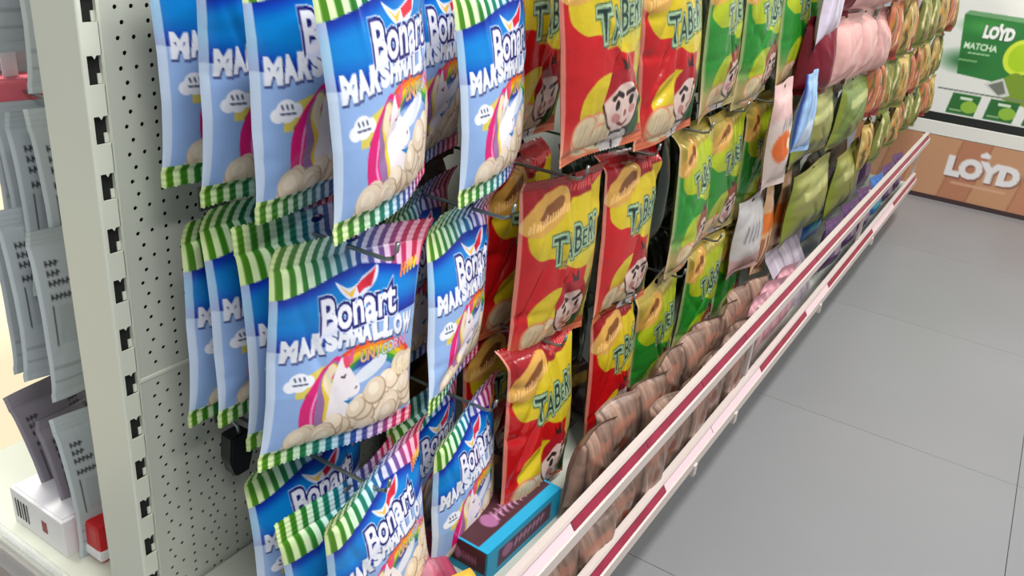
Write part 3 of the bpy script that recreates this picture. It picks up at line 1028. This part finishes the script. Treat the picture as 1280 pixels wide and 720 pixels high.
for ci, y in enumerate((0.660, 0.86, 1.02, 1.20, 1.39)):
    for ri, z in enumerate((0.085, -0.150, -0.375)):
        add_bag('chip_shade_bag', DB, 'rear bag coloured near-black for gap shade, %s column, %s row' % (('second', 'third', 'fourth', 'fifth', 'sixth')[ci], ROWN[ri]), 'bag', 'shade-coloured bags behind the chip bags', (0.130, y, z))
for st, var, x, y, z, a, b, c, lab in CH_L:
    add_bag('chip_bag', (RED if st == 'r' else GRN)[var], lab, 'bag', 'red chip bags on hooks' if st == 'r' else 'green chip bags on hooks', (x, y, z), (a, b, c))
for ci, (y, zs) in enumerate(((0.440, (0.076, -0.142, -0.362)), (0.650, (0.078, -0.153, -0.378)), (0.855, (0.074, -0.156, -0.402)), (1.02, (0.086, -0.146, -0.384)), (1.20, (0.104, -0.154, -0.394)))):
    for ri, z in enumerate(zs):
        hook(y, z, 0.243, 'wire hook of the %s chip bag column, %s of three' % (('first', 'second', 'third', 'fourth', 'fifth')[ci], ('highest', 'middle', 'lowest')[ri]))

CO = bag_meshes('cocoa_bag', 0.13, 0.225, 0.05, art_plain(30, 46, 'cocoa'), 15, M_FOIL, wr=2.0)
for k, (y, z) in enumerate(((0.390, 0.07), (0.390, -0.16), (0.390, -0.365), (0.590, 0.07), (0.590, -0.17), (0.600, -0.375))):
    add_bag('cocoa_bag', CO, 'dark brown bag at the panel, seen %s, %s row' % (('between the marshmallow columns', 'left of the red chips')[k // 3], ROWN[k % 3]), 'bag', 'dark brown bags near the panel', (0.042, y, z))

# the glossy black pouch seen in the gap of the chip bags
DK = bag_meshes('black_pouch', 0.065, 0.20, 0.04, art_plain(30, 40, 'dark'), 12, M_FOIL, wr=1.5)
add_bag('black_pouch', DK, 'glossy black pouch in the gap between red and green chip bags', 'pouch', None, (0.205, 0.755, -0.118), (30, 0, 0))

# ------------------------------------------------------------------ packs further along
PK = {}


def pack(kind, W, H, T, sd=1, nu=28, nv=34, **kw):
    key = (kind, W, H, T, sd)
    if key not in PK:
        PK[key] = bag_meshes(kind + '_pack', W, H, T, art_plain(nu, nv, kind), sd, M_PACK, wr=kw.pop('wr', 1.6), zig=False, flop=0.25, **kw)
    return PK[key]


FAR = [
    ('orange_white_packet', 'orange', 0.095, 0.200, 0.035, (0.268, 1.135, -0.100), (-8, -2, 5), 'white packet with an orange patch beside the fifth green chip column', 'packet'),
    ('white_packet', 'white', 0.12, 0.16, 0.035, (0.25, 1.16, -0.325), (-10, 0, 3), 'white packet with grey lettering and pink foot beside the green chip bags', 'packet'),
    ('wafer_packet', 'wafer', 0.085, 0.21, 0.03, (0.258, 1.245, -0.310), (0, 0, 2), 'long tan wafer packet with an orange band, left of its twin', 'packet'),
    ('wafer_packet', 'wafer', 0.10, 0.22, 0.03, (0.262, 1.345, -0.305), (0, 0, 3), 'long tan wafer packet with an orange band, next to the olive packs', 'packet'),
    ('light_blue_packet', 'sky', 0.088, 0.135, 0.025, (0.335, 1.035, -0.062), (-4, 0, 0), 'light blue packet hanging left of the olive packs', 'packet'),
    ('lavender_packet', 'lavender', 0.13, 0.17, 0.035, (0.285, 1.260, 0.120), (0, 0, 2), 'pale lavender packet hanging left of the pink packs', 'packet'),
    ('olive_pack', 'olive', 0.27, 0.135, 0.05, (0.295, 1.300, -0.130), (0, 0, 0), 'olive green pack with dark ovals, upper left of the four olive ones', 'pack'),
    ('olive_pack', 'leaf', 0.26, 0.145, 0.05, (0.305, 1.585, -0.135), (0, 0, 0), 'leaf green pack, upper right among the olive packs', 'pack'),
    ('olive_pack', 'olive', 0.29, 0.155, 0.05, (0.295, 1.410, -0.300), (-2, 0, 0), 'large olive green pack with dark ovals, lower left of the four olive ones', 'pack'),
    ('olive_pack', 'olive', 0.27, 0.165, 0.05, (0.305, 1.715, -0.315), (0, 0, 0), 'olive green pack, lower right of the four olive ones', 'pack'),
]
for nm, kind, W, H, T, loc, rot, lab, cat in FAR:
    add_bag(nm, pack(kind, W, H, T, 3 if kind != 'leaf' else 5), lab, cat, 'olive packs' if nm == 'olive_pack' else None, loc, rot)


for nm, kind, W, H, T, loc, rot, lab in (
    ('maroon_multipack', 'wine', 0.10, 0.145, 0.06, (0.278, 1.255, 0.008), (-22, 0, 2), 'dark maroon pack at the left end of the lower pink row'),
    ('pink_multipack', 'pink', 0.165, 0.145, 0.07, (0.292, 1.385, 0.006), (-4, 0, 2), 'pale pink pack next to the maroon one, lower pink row'),
    ('pink_multipack', 'pink', 0.165, 0.150, 0.07, (0.296, 1.540, 0.010), (3, 0, -2), 'pale pink pack in the middle of the lower pink row'),
    ('pink_multipack', 'pink', 0.165, 0.145, 0.07, (0.300, 1.690, 0.004), (0, 0, 1), 'pale pink pack at the right end of the lower pink row'),
    ('maroon_multipack', 'wine', 0.09, 0.14, 0.06, (0.284, 1.325, 0.142), (-15, 0, 0), 'maroon pack at the left end of the upper pink row'),
    ('pink_multipack', 'pink', 0.165, 0.14, 0.07, (0.292, 1.450, 0.142), (0, 0, -2), 'pale pink pack in the upper pink row, left one'),
    ('pink_multipack', 'pink', 0.165, 0.14, 0.07, (0.296, 1.610, 0.144), (0, 0, 2), 'pale pink pack in the upper pink row, right one'),
):
    add_bag(nm, pack(kind, W, H, T, 4 if int(loc[1] * 100) % 2 else 6, wr=2.6), lab, 'pack', 'pink multipacks', loc, rot)

for ci in range(4):  # added dark bags that fill the light gaps, shade put into their colour
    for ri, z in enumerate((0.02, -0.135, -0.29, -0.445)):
        add_bag('rear_shade_bag', pack('moss', 0.29, 0.15, 0.05, 3 + (ci + ri) % 2), 'rear bag in dark olive for gap shade, %s of four in the %s row' % (NUMW[ci], ('upper', 'middle', 'lower', 'lowest')[ri]), 'bag', 'shade-coloured bags behind the far packs', (0.13, 1.62 + 0.30 * ci, z))

# rows of small gold packs at the far end
kinds = ('gold', 'golden_green', 'russet', 'gold', 'russet', 'golden_green')
rg = random.Random(11)
for ri, (zt, y0, H) in enumerate(((0.150, 1.74, 0.125), (0.022, 1.74, 0.135), (-0.118, 1.72, 0.135), (-0.258, 1.76, 0.125))):
    for k in range(15):
        kd = kinds[(k // 2 + ri * 2 + (k // 5)) % 6]
        y = y0 + 0.0735 * k
        add_bag('snack_pack', pack(kd, 0.068, H, 0.034, 2 + k % 3, 22, 34, wr=3.0), 'small %s snack pack, %s from left in the %s far row' % ({'gold': 'gold', 'golden_green': 'greenish gold', 'russet': 'russet'}[kd], NUMW[k], ('top', 'second', 'third', 'bottom')[ri]),
                'packet', 'small snack packs at the far end', (0.325 + rg.uniform(-0.012, 0.006), y, zt + rg.uniform(-0.006, 0.006)), (rg.uniform(-22, 10), -2, rg.uniform(-4, 6)))

# ------------------------------------------------------------------ goods standing on the deck behind the fence
rg = random.Random(4)
SO = ('nearest', 'second', 'third', 'fourth', 'fifth', 'sixth', 'seventh', 'eighth', 'ninth')
for k in range(18):
    front = k < 9
    y = 0.27 + 0.080 * k if front else 0.47 + 0.086 * (k - 9)
    zt = (-0.520 if y < 0.46 else -0.464) if front else -0.482
    H = 0.078 if y < 0.46 and front else (0.134 if front else 0.116)
    add_bag('beige_snack_pouch', pack('beige', 0.100, H, 0.045, 4 + k % 3, top=0.03, hole=False, wr=3.2), 'beige and brown snack pouch on the deck, %s in the %s row' % (NUMW[k if front else k - 9], 'front' if front else 'rear'),
            'pouch', 'beige pouches on the lower deck', ((0.345 if front else 0.282) + 0.008 * (k % 2), y, zt + rg.uniform(-0.004, 0.008)), (rg.uniform(-12, 2), 2, rg.uniform(-3, 3)))
for k in range(3):
    add_bag('rose_pouch', pack('rose', 0.09, 0.14, 0.045, 6, hole=False, wr=3.0), 'rose pink pouch on the deck, %s of three after the beige ones' % ('first', 'second', 'third')[k], 'pouch', 'rose pouches on the lower deck', (0.335, 1.005 + 0.095 * k, -0.452), (rg.uniform(-15, 5), 0, rg.uniform(-3, 6)))
for k in range(6):
    kd = ('violet', 'violet', 'violet', 'blue', 'violet', 'violet')[k]
    add_bag('violet_pouch' if kd == 'violet' else kd + '_pouch', pack(kd, 0.145, 0.13, 0.045, 7, hole=False), '%s sweets pouch on the far deck, %s of that row' % ({'violet': 'dark violet', 'blue': 'blue'}[kd], NUMW[k]), 'pouch', 'sweets pouches on the far deck', (0.335, 1.60 + 0.165 * k, -0.455), (0, 0, rg.uniform(-3, 3)))
for k in range(5):
    kd = ('pale', 'blue', 'violet', 'pale', 'violet')[k]
    add_bag(('pale' if kd == 'pale' else kd) + '_pouch', pack(kd, 0.19, 0.16, 0.045, 7, hole=False), '%s pouch behind the front sweets on the far deck, %s of the rear row' % (kd, NUMW[k]), 'pouch', 'sweets pouches on the far deck', (0.245, 1.56 + 0.205 * k, -0.425), (0, 0, rg.uniform(-3, 3)))
# pale flat pack leaning on the fence
add_bag('pale_flat_pack', pack('pale', 0.24, 0.15, 0.016, 8, hole=False, wr=0.8), 'pale flat pack leaning behind the upper rail, below the wafer packets', 'pack', None, (0.27, 1.385, -0.470), (0, -28, 0))

# turquoise chocolate box under the red chip bag
M_TEAL = mat('turquoise_card', (8, 150, 190), rough=0.3)


def art_choc(nu, nv, w, h, full):
    A = Art(w, h, nu, nv, (10, 148, 188))
    if full:
        A.fill((A.U > 0.02) & (A.U < 0.98) & (A.V > 0.25), (62, 18, 30))
    else:
        A.fill((A.U > 0.14) & (A.U < 0.86) & (A.V > 0.2) & (A.V < 0.8), (72, 26, 60))
    A.ell(0.26 if not full else 0.3, 0.55, 0.07, 0.20, (150, 90, 130))
    for k in range(7):
        u = 0.36 + 0.06 * k
        A.stroke([(u, 0.42), (u + 0.02, 0.68)], 0.018, (170, 120, 150))
        A.stroke([(u, 0.48), (u + 0.05, 0.60)], 0.012, (206, 150, 190))
    return A.out()


def flat_sheet(p0, eu, ev, art):
    """a printed rectangle: p0 = lower left corner, eu along u, ev along v"""
    nv, nu = art.shape[0] - 1, art.shape[1] - 1
    u = np.linspace(0, 1, nu + 1)[None, :, None]
    v = np.linspace(1, 0, nv + 1)[:, None, None]
    return np.array(p0, float) + u * np.array(eu, float) + v * np.array(ev, float)


bx = tag(empty('chocolate_box', (0.205, 0.262, 0.12)), 'turquoise and brown chocolate box lying under the red chip bag', 'box')
bx.rotation_euler = (0, 0, math.radians(-2))
bd, bw, bh = 0.062, 0.165, 0.044
box('carton', (0, 0, 0), (bd, bw, bh), M_TEAL, 0.0012, bx)
link('front_label', grid_mesh('front_label', [(flat_sheet((bd + 0.0006, 0, 0), (0, bw, 0), (0, 0, bh), art_choc(80, 18, bw, bh, False)), art_choc(80, 18, bw, bh, False), None)], M_CARD), bx)
link('lid_print', grid_mesh('lid_print', [(flat_sheet((bd, 0, bh + 0.0006), (0, bw, 0), (-bd, 0, 0), art_choc(80, 30, bw, bd, True)), art_choc(80, 30, bw, bd, True), None)], M_CARD), bx)
link('end_label', grid_mesh('end_label', [(flat_sheet((0, -0.0006, 0), (bd, 0, 0), (0, 0, bh), art_choc(30, 18, bd, bh, True)), art_choc(30, 18, bd, bh, True), None)], M_CARD), bx)

for k, (x, y, a) in enumerate(((0.11, 0.40, 8), (0.07, 0.56, -6), (0.10, 0.72, -8))):
    add_bag('cocoa_pouch', pack('cocoa', 0.14, 0.12, 0.04, 10, hole=False), 'dark brown pouch lying on the deck behind the turquoise box, number %s inwards' % SO[k] if False else 'dark brown pouch lying on the deck under the chip bags, %s from the post' % ('first', 'second', 'third', 'fourth', 'fifth', 'sixth')[k], 'pouch', 'dark brown pouches on the deck', (x, y, -0.576), (a, -84, 0))

# yellow and maroon packets on the deck at the bottom edge
add_bag('yellow_packet', pack('amber', 0.12, 0.10, 0.035, 9, hole=False), 'yellow packet lying on the deck below the second marshmallow column', 'packet', None, (0.235, 0.190, -0.566), (-20, -64, 0))
add_bag('maroon_packet', pack('maroon', 0.12, 0.10, 0.035, 9, hole=False), 'striped maroon packet beside the yellow one at the lower edge', 'packet', None, (0.160, 0.205, -0.555), (-14, -62, 0))

# black plastic clip on the empty hook
clip = tag(empty('hook_clip', (0.032, 0.098, -0.400 + FZ)), 'dark plastic clip hanging near the panel below the blue bags', 'clip')
bm = bmesh.new()
vs = [(-0.013, 0.0), (0.013, 0.0), (0.016, -0.030), (0.009, -0.052), (-0.009, -0.052), (-0.016, -0.030)]
a = [bm.verts.new((0.010, p[0], p[1])) for p in vs]
b = [bm.verts.new((-0.010, p[0] * 0.9, p[1])) for p in vs]
bm.faces.new(a)
bm.faces.new(b[::-1])
for k in range(6):
    bm.faces.new((a[k], b[k], b[(k + 1) % 6], a[(k + 1) % 6]))
bmesh.ops.recalc_face_normals(bm, faces=bm.faces)
bmesh.ops.bevel(bm, geom=list(bm.edges), offset=0.002, segments=2, affect='EDGES')
link('body', bm_mesh(bm, 'body', M_BLACKP), clip)
bm = bmesh.new()
tube_into(bm, [(-0.0385, 0, 0.012), (-0.005, 0, 0.012), (0.004, 0, 0.008), (0.006, 0, -0.004)], 0.0022)
link('wire', bm_mesh(bm, 'wire', M_WIRE, True), clip)

# ------------------------------------------------------------------ back side of the gondola: grey packs seen from behind
GG = 'grey packs on the back of the gondola'
def back_bag(kind, W, H, loc, rot, lab, sd):
    add_bag('grey_pack', PKG[(kind, sd)], lab, 'pack', GG, loc, rot)


PKG = {}
for kind in ('grey', 'dusky'):
    for sd in (1, 2):
        PKG[(kind, sd)] = bag_meshes('grey_pack', 0.125, 0.20, 0.012, art_plain(80, 120, kind), sd, M_CARD, top=0.10, bot=0.05, wr=0.5, zig=False)
for kind, sd, loc, rot, lab in (
    ('grey', 1, (-0.160, 0.098, 0.135), (0, 0, 0), 'grey back of the pack nearest the post in the top row behind it'),
    ('grey', 2, (-0.215, 0.098, 0.165), (0, 0, 0), 'grey back of the farther pack in the top row behind the post'),
    ('grey', 1, (-0.270, 0.108, 0.165), (0, 0, 0), 'grey back of the outermost pack in the top row, at the photo corner'),
    ('grey', 2, (-0.285, 0.115, -0.045), (0, 0, 0), 'grey back of a taller pack at the outer end of the second row'),
    ('grey', 2, (-0.250, 0.080, -0.205), (0, 0, 0), 'grey pack back farthest from the post in the third row'),
    ('grey', 1, (-0.150, 0.088, -0.078), (0, 0, 0), 'grey back of the pack nearest the post in the second row'),
    ('grey', 2, (-0.190, 0.086, -0.086), (0, 0, 0), 'grey back of the middle pack in the second row'),
    ('grey', 1, (-0.235, 0.098, -0.090), (0, 0, 0), 'grey back of the farthest pack in the second row'),
    ('grey', 2, (-0.150, 0.067, -0.195), (0, 0, 0), 'large grey pack back beside the post in the third row, four lines of print'),
    ('grey', 1, (-0.200, 0.067, -0.190), (0, 0, 0), 'grey pack back partly hidden by the third row one'),
    ('dusky', 1, (-0.255, 0.066, -0.425), (6, 0, 8), 'dusky grey pack hanging askew over the white carton'),
    ('dusky', 2, (-0.205, 0.068, -0.435), (4, 0, 6), 'dusky grey pack in the middle of the lowest row'),
    ('grey', 1, (-0.150, 0.064, -0.418), (0, 0, 2), 'grey pack back beside the post in the lowest row, above the red packet'),
):
    back_bag(kind, 0.125, 0.20, loc, rot, lab, sd)
for k, (z, L) in enumerate(((0.13, -0.26), (-0.082, -0.28), (-0.195, -0.25), (-0.412, -0.31))):
    bm = bmesh.new()
    tube_into(bm, [(-0.062, 0, 0), (L + 0.012, 0, 0), (L, 0, 0.004), (L - 0.004, 0, 0.014)], 0.0022)
    e = tag(empty('pegboard_hook', (0, 0.075, z + FZ)), 'wire hook of the grey packs, %s row from the top' % ('first', 'second', 'third', 'lowest')[k], 'hook', 'wire hooks of the grey packs')
    link('wire', bm_mesh(bm, 'wire', M_WIRE, True), e)
M_RED = mat('red_card', (200, 16, 26), rough=0.4)
M_WHITE = mat('white_card', (238, 236, 240), rough=0.5)
e = tag(empty('red_packet', (-0.152, 0.018, 0.10)), 'red and white packet at the foot of the white post', 'packet')
box('carton', (-0.022, 0.0, 0.0), (0.03, 0.09, 0.055), M_RED, 0.006, e)
box('white_wrap', (-0.006, -0.0015, 0.004), (0.031, 0.088, 0.020), M_WHITE, 0.004, e)
e = tag(empty('red_packet', (-0.262, 0.03, 0.626)), 'red packet glimpsed behind the post in the top left corner', 'packet')
box('carton', (-0.02, 0, 0), (0.02, 0.07, 0.024), mat('faded_red_card', (232, 110, 124), rough=0.5), 0.003, e)
box('hang_strip', (-0.0015, 0.036, 0.023), (0.0, 0.052, 0.222), M_WHITE, 0, e)
e = tag(empty('white_carton', (-0.24, 0.0, 0.10)), 'white carton on the back deck under the grey packs', 'box')
box('carton', (-0.035, 0.0, 0.0), (0.075, 0.16, 0.052), M_WHITE, 0.0015, e)
for k in range(5):
    box('bar_mark', (-0.026 + 0.006 * k, -0.0006, 0.012), (-0.0235 + 0.006 * k, 0.0, 0.040), M_DARK if k % 2 else M_GROUT, 0, e)
box('seal_mark', (0.030, -0.0006, 0.018), (0.040, 0.0, 0.034), mat('dull_red_print', (150, 70, 80), rough=0.6), 0, e)
box('flap', (-0.03, 0.004, 0.052), (0.07, 0.05, 0.0535), M_WHITE, 0, e)
e = tag(empty('acrylic_end_rail', (-0.25, -0.034, 0.10)), 'clear acrylic price rail along the end of the back deck', 'rail')
box('face', (-0.20, -0.006, -0.03), (0.18, -0.003, 0.035), M_CLEAR, 0.001, e)
box('lip', (-0.20, -0.010, 0.035), (0.18, 0.0, 0.040), M_CLEAR, 0.0015, e)

# ------------------------------------------------------------------ tea display closing the aisle
YD = 3.0
M_BOARD = mat('white_board', (222, 220, 212), rough=0.55)


def wood_panel(w, h):
    A = Art(w, h, 260, 60, (190, 130, 90))
    rnd = random.Random(9)
    x = 0.0
    while x < 1:                                       # printed planks
        wd = 0.06 + 0.06 * rnd.random()
        c = rnd.choice([(190, 142, 106), (184, 132, 98), (194, 148, 114), (178, 120, 90), (186, 128, 98)])
        A.poly([(x, 0), (x + wd, 0), (x + wd + 0.03, 1), (x + 0.03, 1)], c)
        A.stroke([(x, 0), (x + 0.03, 1)], 0.004, (140, 84, 56), 0.6)
        x += wd
    A.a *= (0.9 + 0.2 * np.clip(A.V, 0, 1))[..., None] * 0 + 1
    return A


dis = tag(empty('tea_display', (0.0, YD, 0.0)), 'tea display with wood print base and green poster closing the aisle', 'display')
DX0, DX1 = 0.10, 1.30
bh_ = FZ - 0.486
box('base', (DX0, 0.002, 0.0), (DX1, 0.40, bh_), M_BOARD, 0.002, dis)
box('plinth', (DX0 - 0.002, -0.004, 0.0), (DX1, 0.0, 0.016), mat('dark_plinth', (62, 44, 44), rough=0.5), 0, dis)
A = wood_panel(DX1 - DX0, bh_)
# LOYD lettering on the base: white with a shadow, small crown over the Y
A_w, A_h = DX1 - DX0, bh_


def uv(x, z):
    return (x - DX0) / A_w, z / A_h


f = A.boxed(uv(0.442, 0)[0], uv(0.668, 0)[0], uv(0, FZ - 0.583)[1], 0.062 / A_h, 0, 'LOYD')
A.text('LOYD', lambda P: f(P) + np.array([0.003, -0.02]), (120, 70, 56), 0.09)
A.text('LOYD', f, (226, 222, 222), 0.08)
u0, v0 = uv(0.550, FZ - 0.528)
A.poly([(u0 - 0.012, v0 - 0.03), (u0 + 0.012, v0 - 0.03), (u0 + 0.014, v0 + 0.02), (u0, v0 + 0.07), (u0 - 0.014, v0 + 0.02)], (226, 222, 222))
A.stroke([uv(0.47, FZ - 0.642), uv(0.64, FZ - 0.642)], 0.010, (206, 160, 130))
art = A.out()
link('wood_print', grid_mesh('wood_print', [(flat_sheet((DX0, 0.0, 0.0), (A_w, 0, 0), (0, 0, A_h), art), art, None)], M_CARD), dis)
box('ledge', (DX0, 0.0, bh_ + 0.001), (DX1, 0.40, FZ - 0.437), M_BOARD, 0.002, dis)
box('black_strip', (DX0, 0.004, FZ - 0.436), (DX1, 0.40, FZ - 0.408), mat('black_strip', (30, 34, 32), rough=0.4), 0.001, dis)
# the poster
PX0, PX1, PZ0, PZ1 = 0.20, 1.10, FZ - 0.407, FZ + 0.30
pw, ph = PX1 - PX0, PZ1 - PZ0
A = Art(pw, ph, 300, 236, (226, 226, 220))


def pv(x, z):
    return (x - PX0) / pw, (z + FZ - PZ0) / ph


def prect(x0, z0, x1, z1, c, sk=0.0):
    A.poly([pv(x0, z0), pv(x1, z0), pv(x1 + sk, z1), pv(x0 + sk, z1)], c)


POSTER_ITEMS = True
# big printed carton
A.poly([pv(0.378, -0.264), pv(0.66, -0.285), pv(0.66, -0.075), pv(0.348, -0.066)], (40, 120, 52))
A.ell(*pv(0.43, -0.10), 0.12, 0.05, (70, 160, 70), 0.8, 0, 0.8)
A.ell(*pv(0.38, -0.22), 0.10, 0.07, (26, 96, 40), 0.8, 0, 0.8)
A.poly([pv(0.348, -0.066), pv(0.66, -0.075), pv(0.64, -0.058), pv(0.36, -0.052)], (110, 160, 112))
f = A.boxed(pv(0.424, 0)[0], pv(0.515, 0)[0], pv(0, -0.114)[1], 0.036 / ph, 0, 'LOYD')
A.text('LOYD', f, (20, 70, 30), 0.13)
A.text('LOYD', f, (240, 242, 236), 0.08)
A.ell(*pv(0.470, -0.088), 0.006, 0.008, (240, 242, 236))
f = A.boxed(pv(0.375, 0)[0], pv(0.478, 0)[0], pv(0, -0.166)[1], 0.021 / ph, 0, 'MATCHA')
A.text('MATCHA', f, (226, 238, 216), 0.03)
for k in range(5):
    A.stroke([pv(0.395 + 0.014 * k, -0.190), pv(0.402 + 0.014 * k, -0.189)], 0.007, (150, 190, 140))
    A.stroke([pv(0.372 + 0.012 * k, -0.216), pv(0.379 + 0.012 * k, -0.215)], 0.007, (120, 176, 110))
A.ell(*pv(0.635, -0.18), 0.085, 0.11, (236, 236, 232))
A.ell(*pv(0.558, -0.182), 0.060, 0.085, (206, 226, 60), 1, -0.2)
A.ell(*pv(0.560, -0.182), 0.046, 0.066, (170, 206, 30), 1, -0.2)
A.poly(spline([pv(0.50, -0.30), pv(0.55, -0.235), pv(0.60, -0.25), pv(0.68, -0.29), pv(0.70, -0.335), pv(0.58, -0.335)], 8), (120, 150, 40))
A.poly([pv(0.47, -0.285), pv(0.525, -0.255), pv(0.56, -0.31), pv(0.53, -0.325)], (206, 206, 200))
A.poly([pv(0.485, -0.286), pv(0.525, -0.265), pv(0.545, -0.305), pv(0.525, -0.315)], (110, 116, 104))
# line of small print and the row of little cartons
for k in range(22):
    A.stroke([pv(0.335 + 0.017 * k, -0.322), pv(0.345 + 0.017 * k, -0.321)], 0.007, (120, 130, 116))
for k in range(5):
    x = 0.378 + 0.122 * k
    prect(x, -0.402, x + 0.092, -0.330, (38, 104, 46), 0.008)
    A.ell(*pv(x + 0.070, -0.372), 0.03, 0.03, (150, 190, 60), 0.9)
    prect(x + 0.035, -0.350, x + 0.075, -0.340, (206, 222, 196))
    prect(x + 0.01, -0.392, x + 0.05, -0.386, (150, 180, 130))
art = A.out()
link('poster', grid_mesh('poster', [(flat_sheet((PX0, 0.008, PZ0), (pw, 0, 0), (0, 0, ph), art), art, None)], M_CARD), dis)
box('poster_board', (PX0 - 0.004, 0.0095, PZ0), (PX1 + 0.004, 0.03, PZ1 + 0.4), M_BOARD, 0.001, dis)
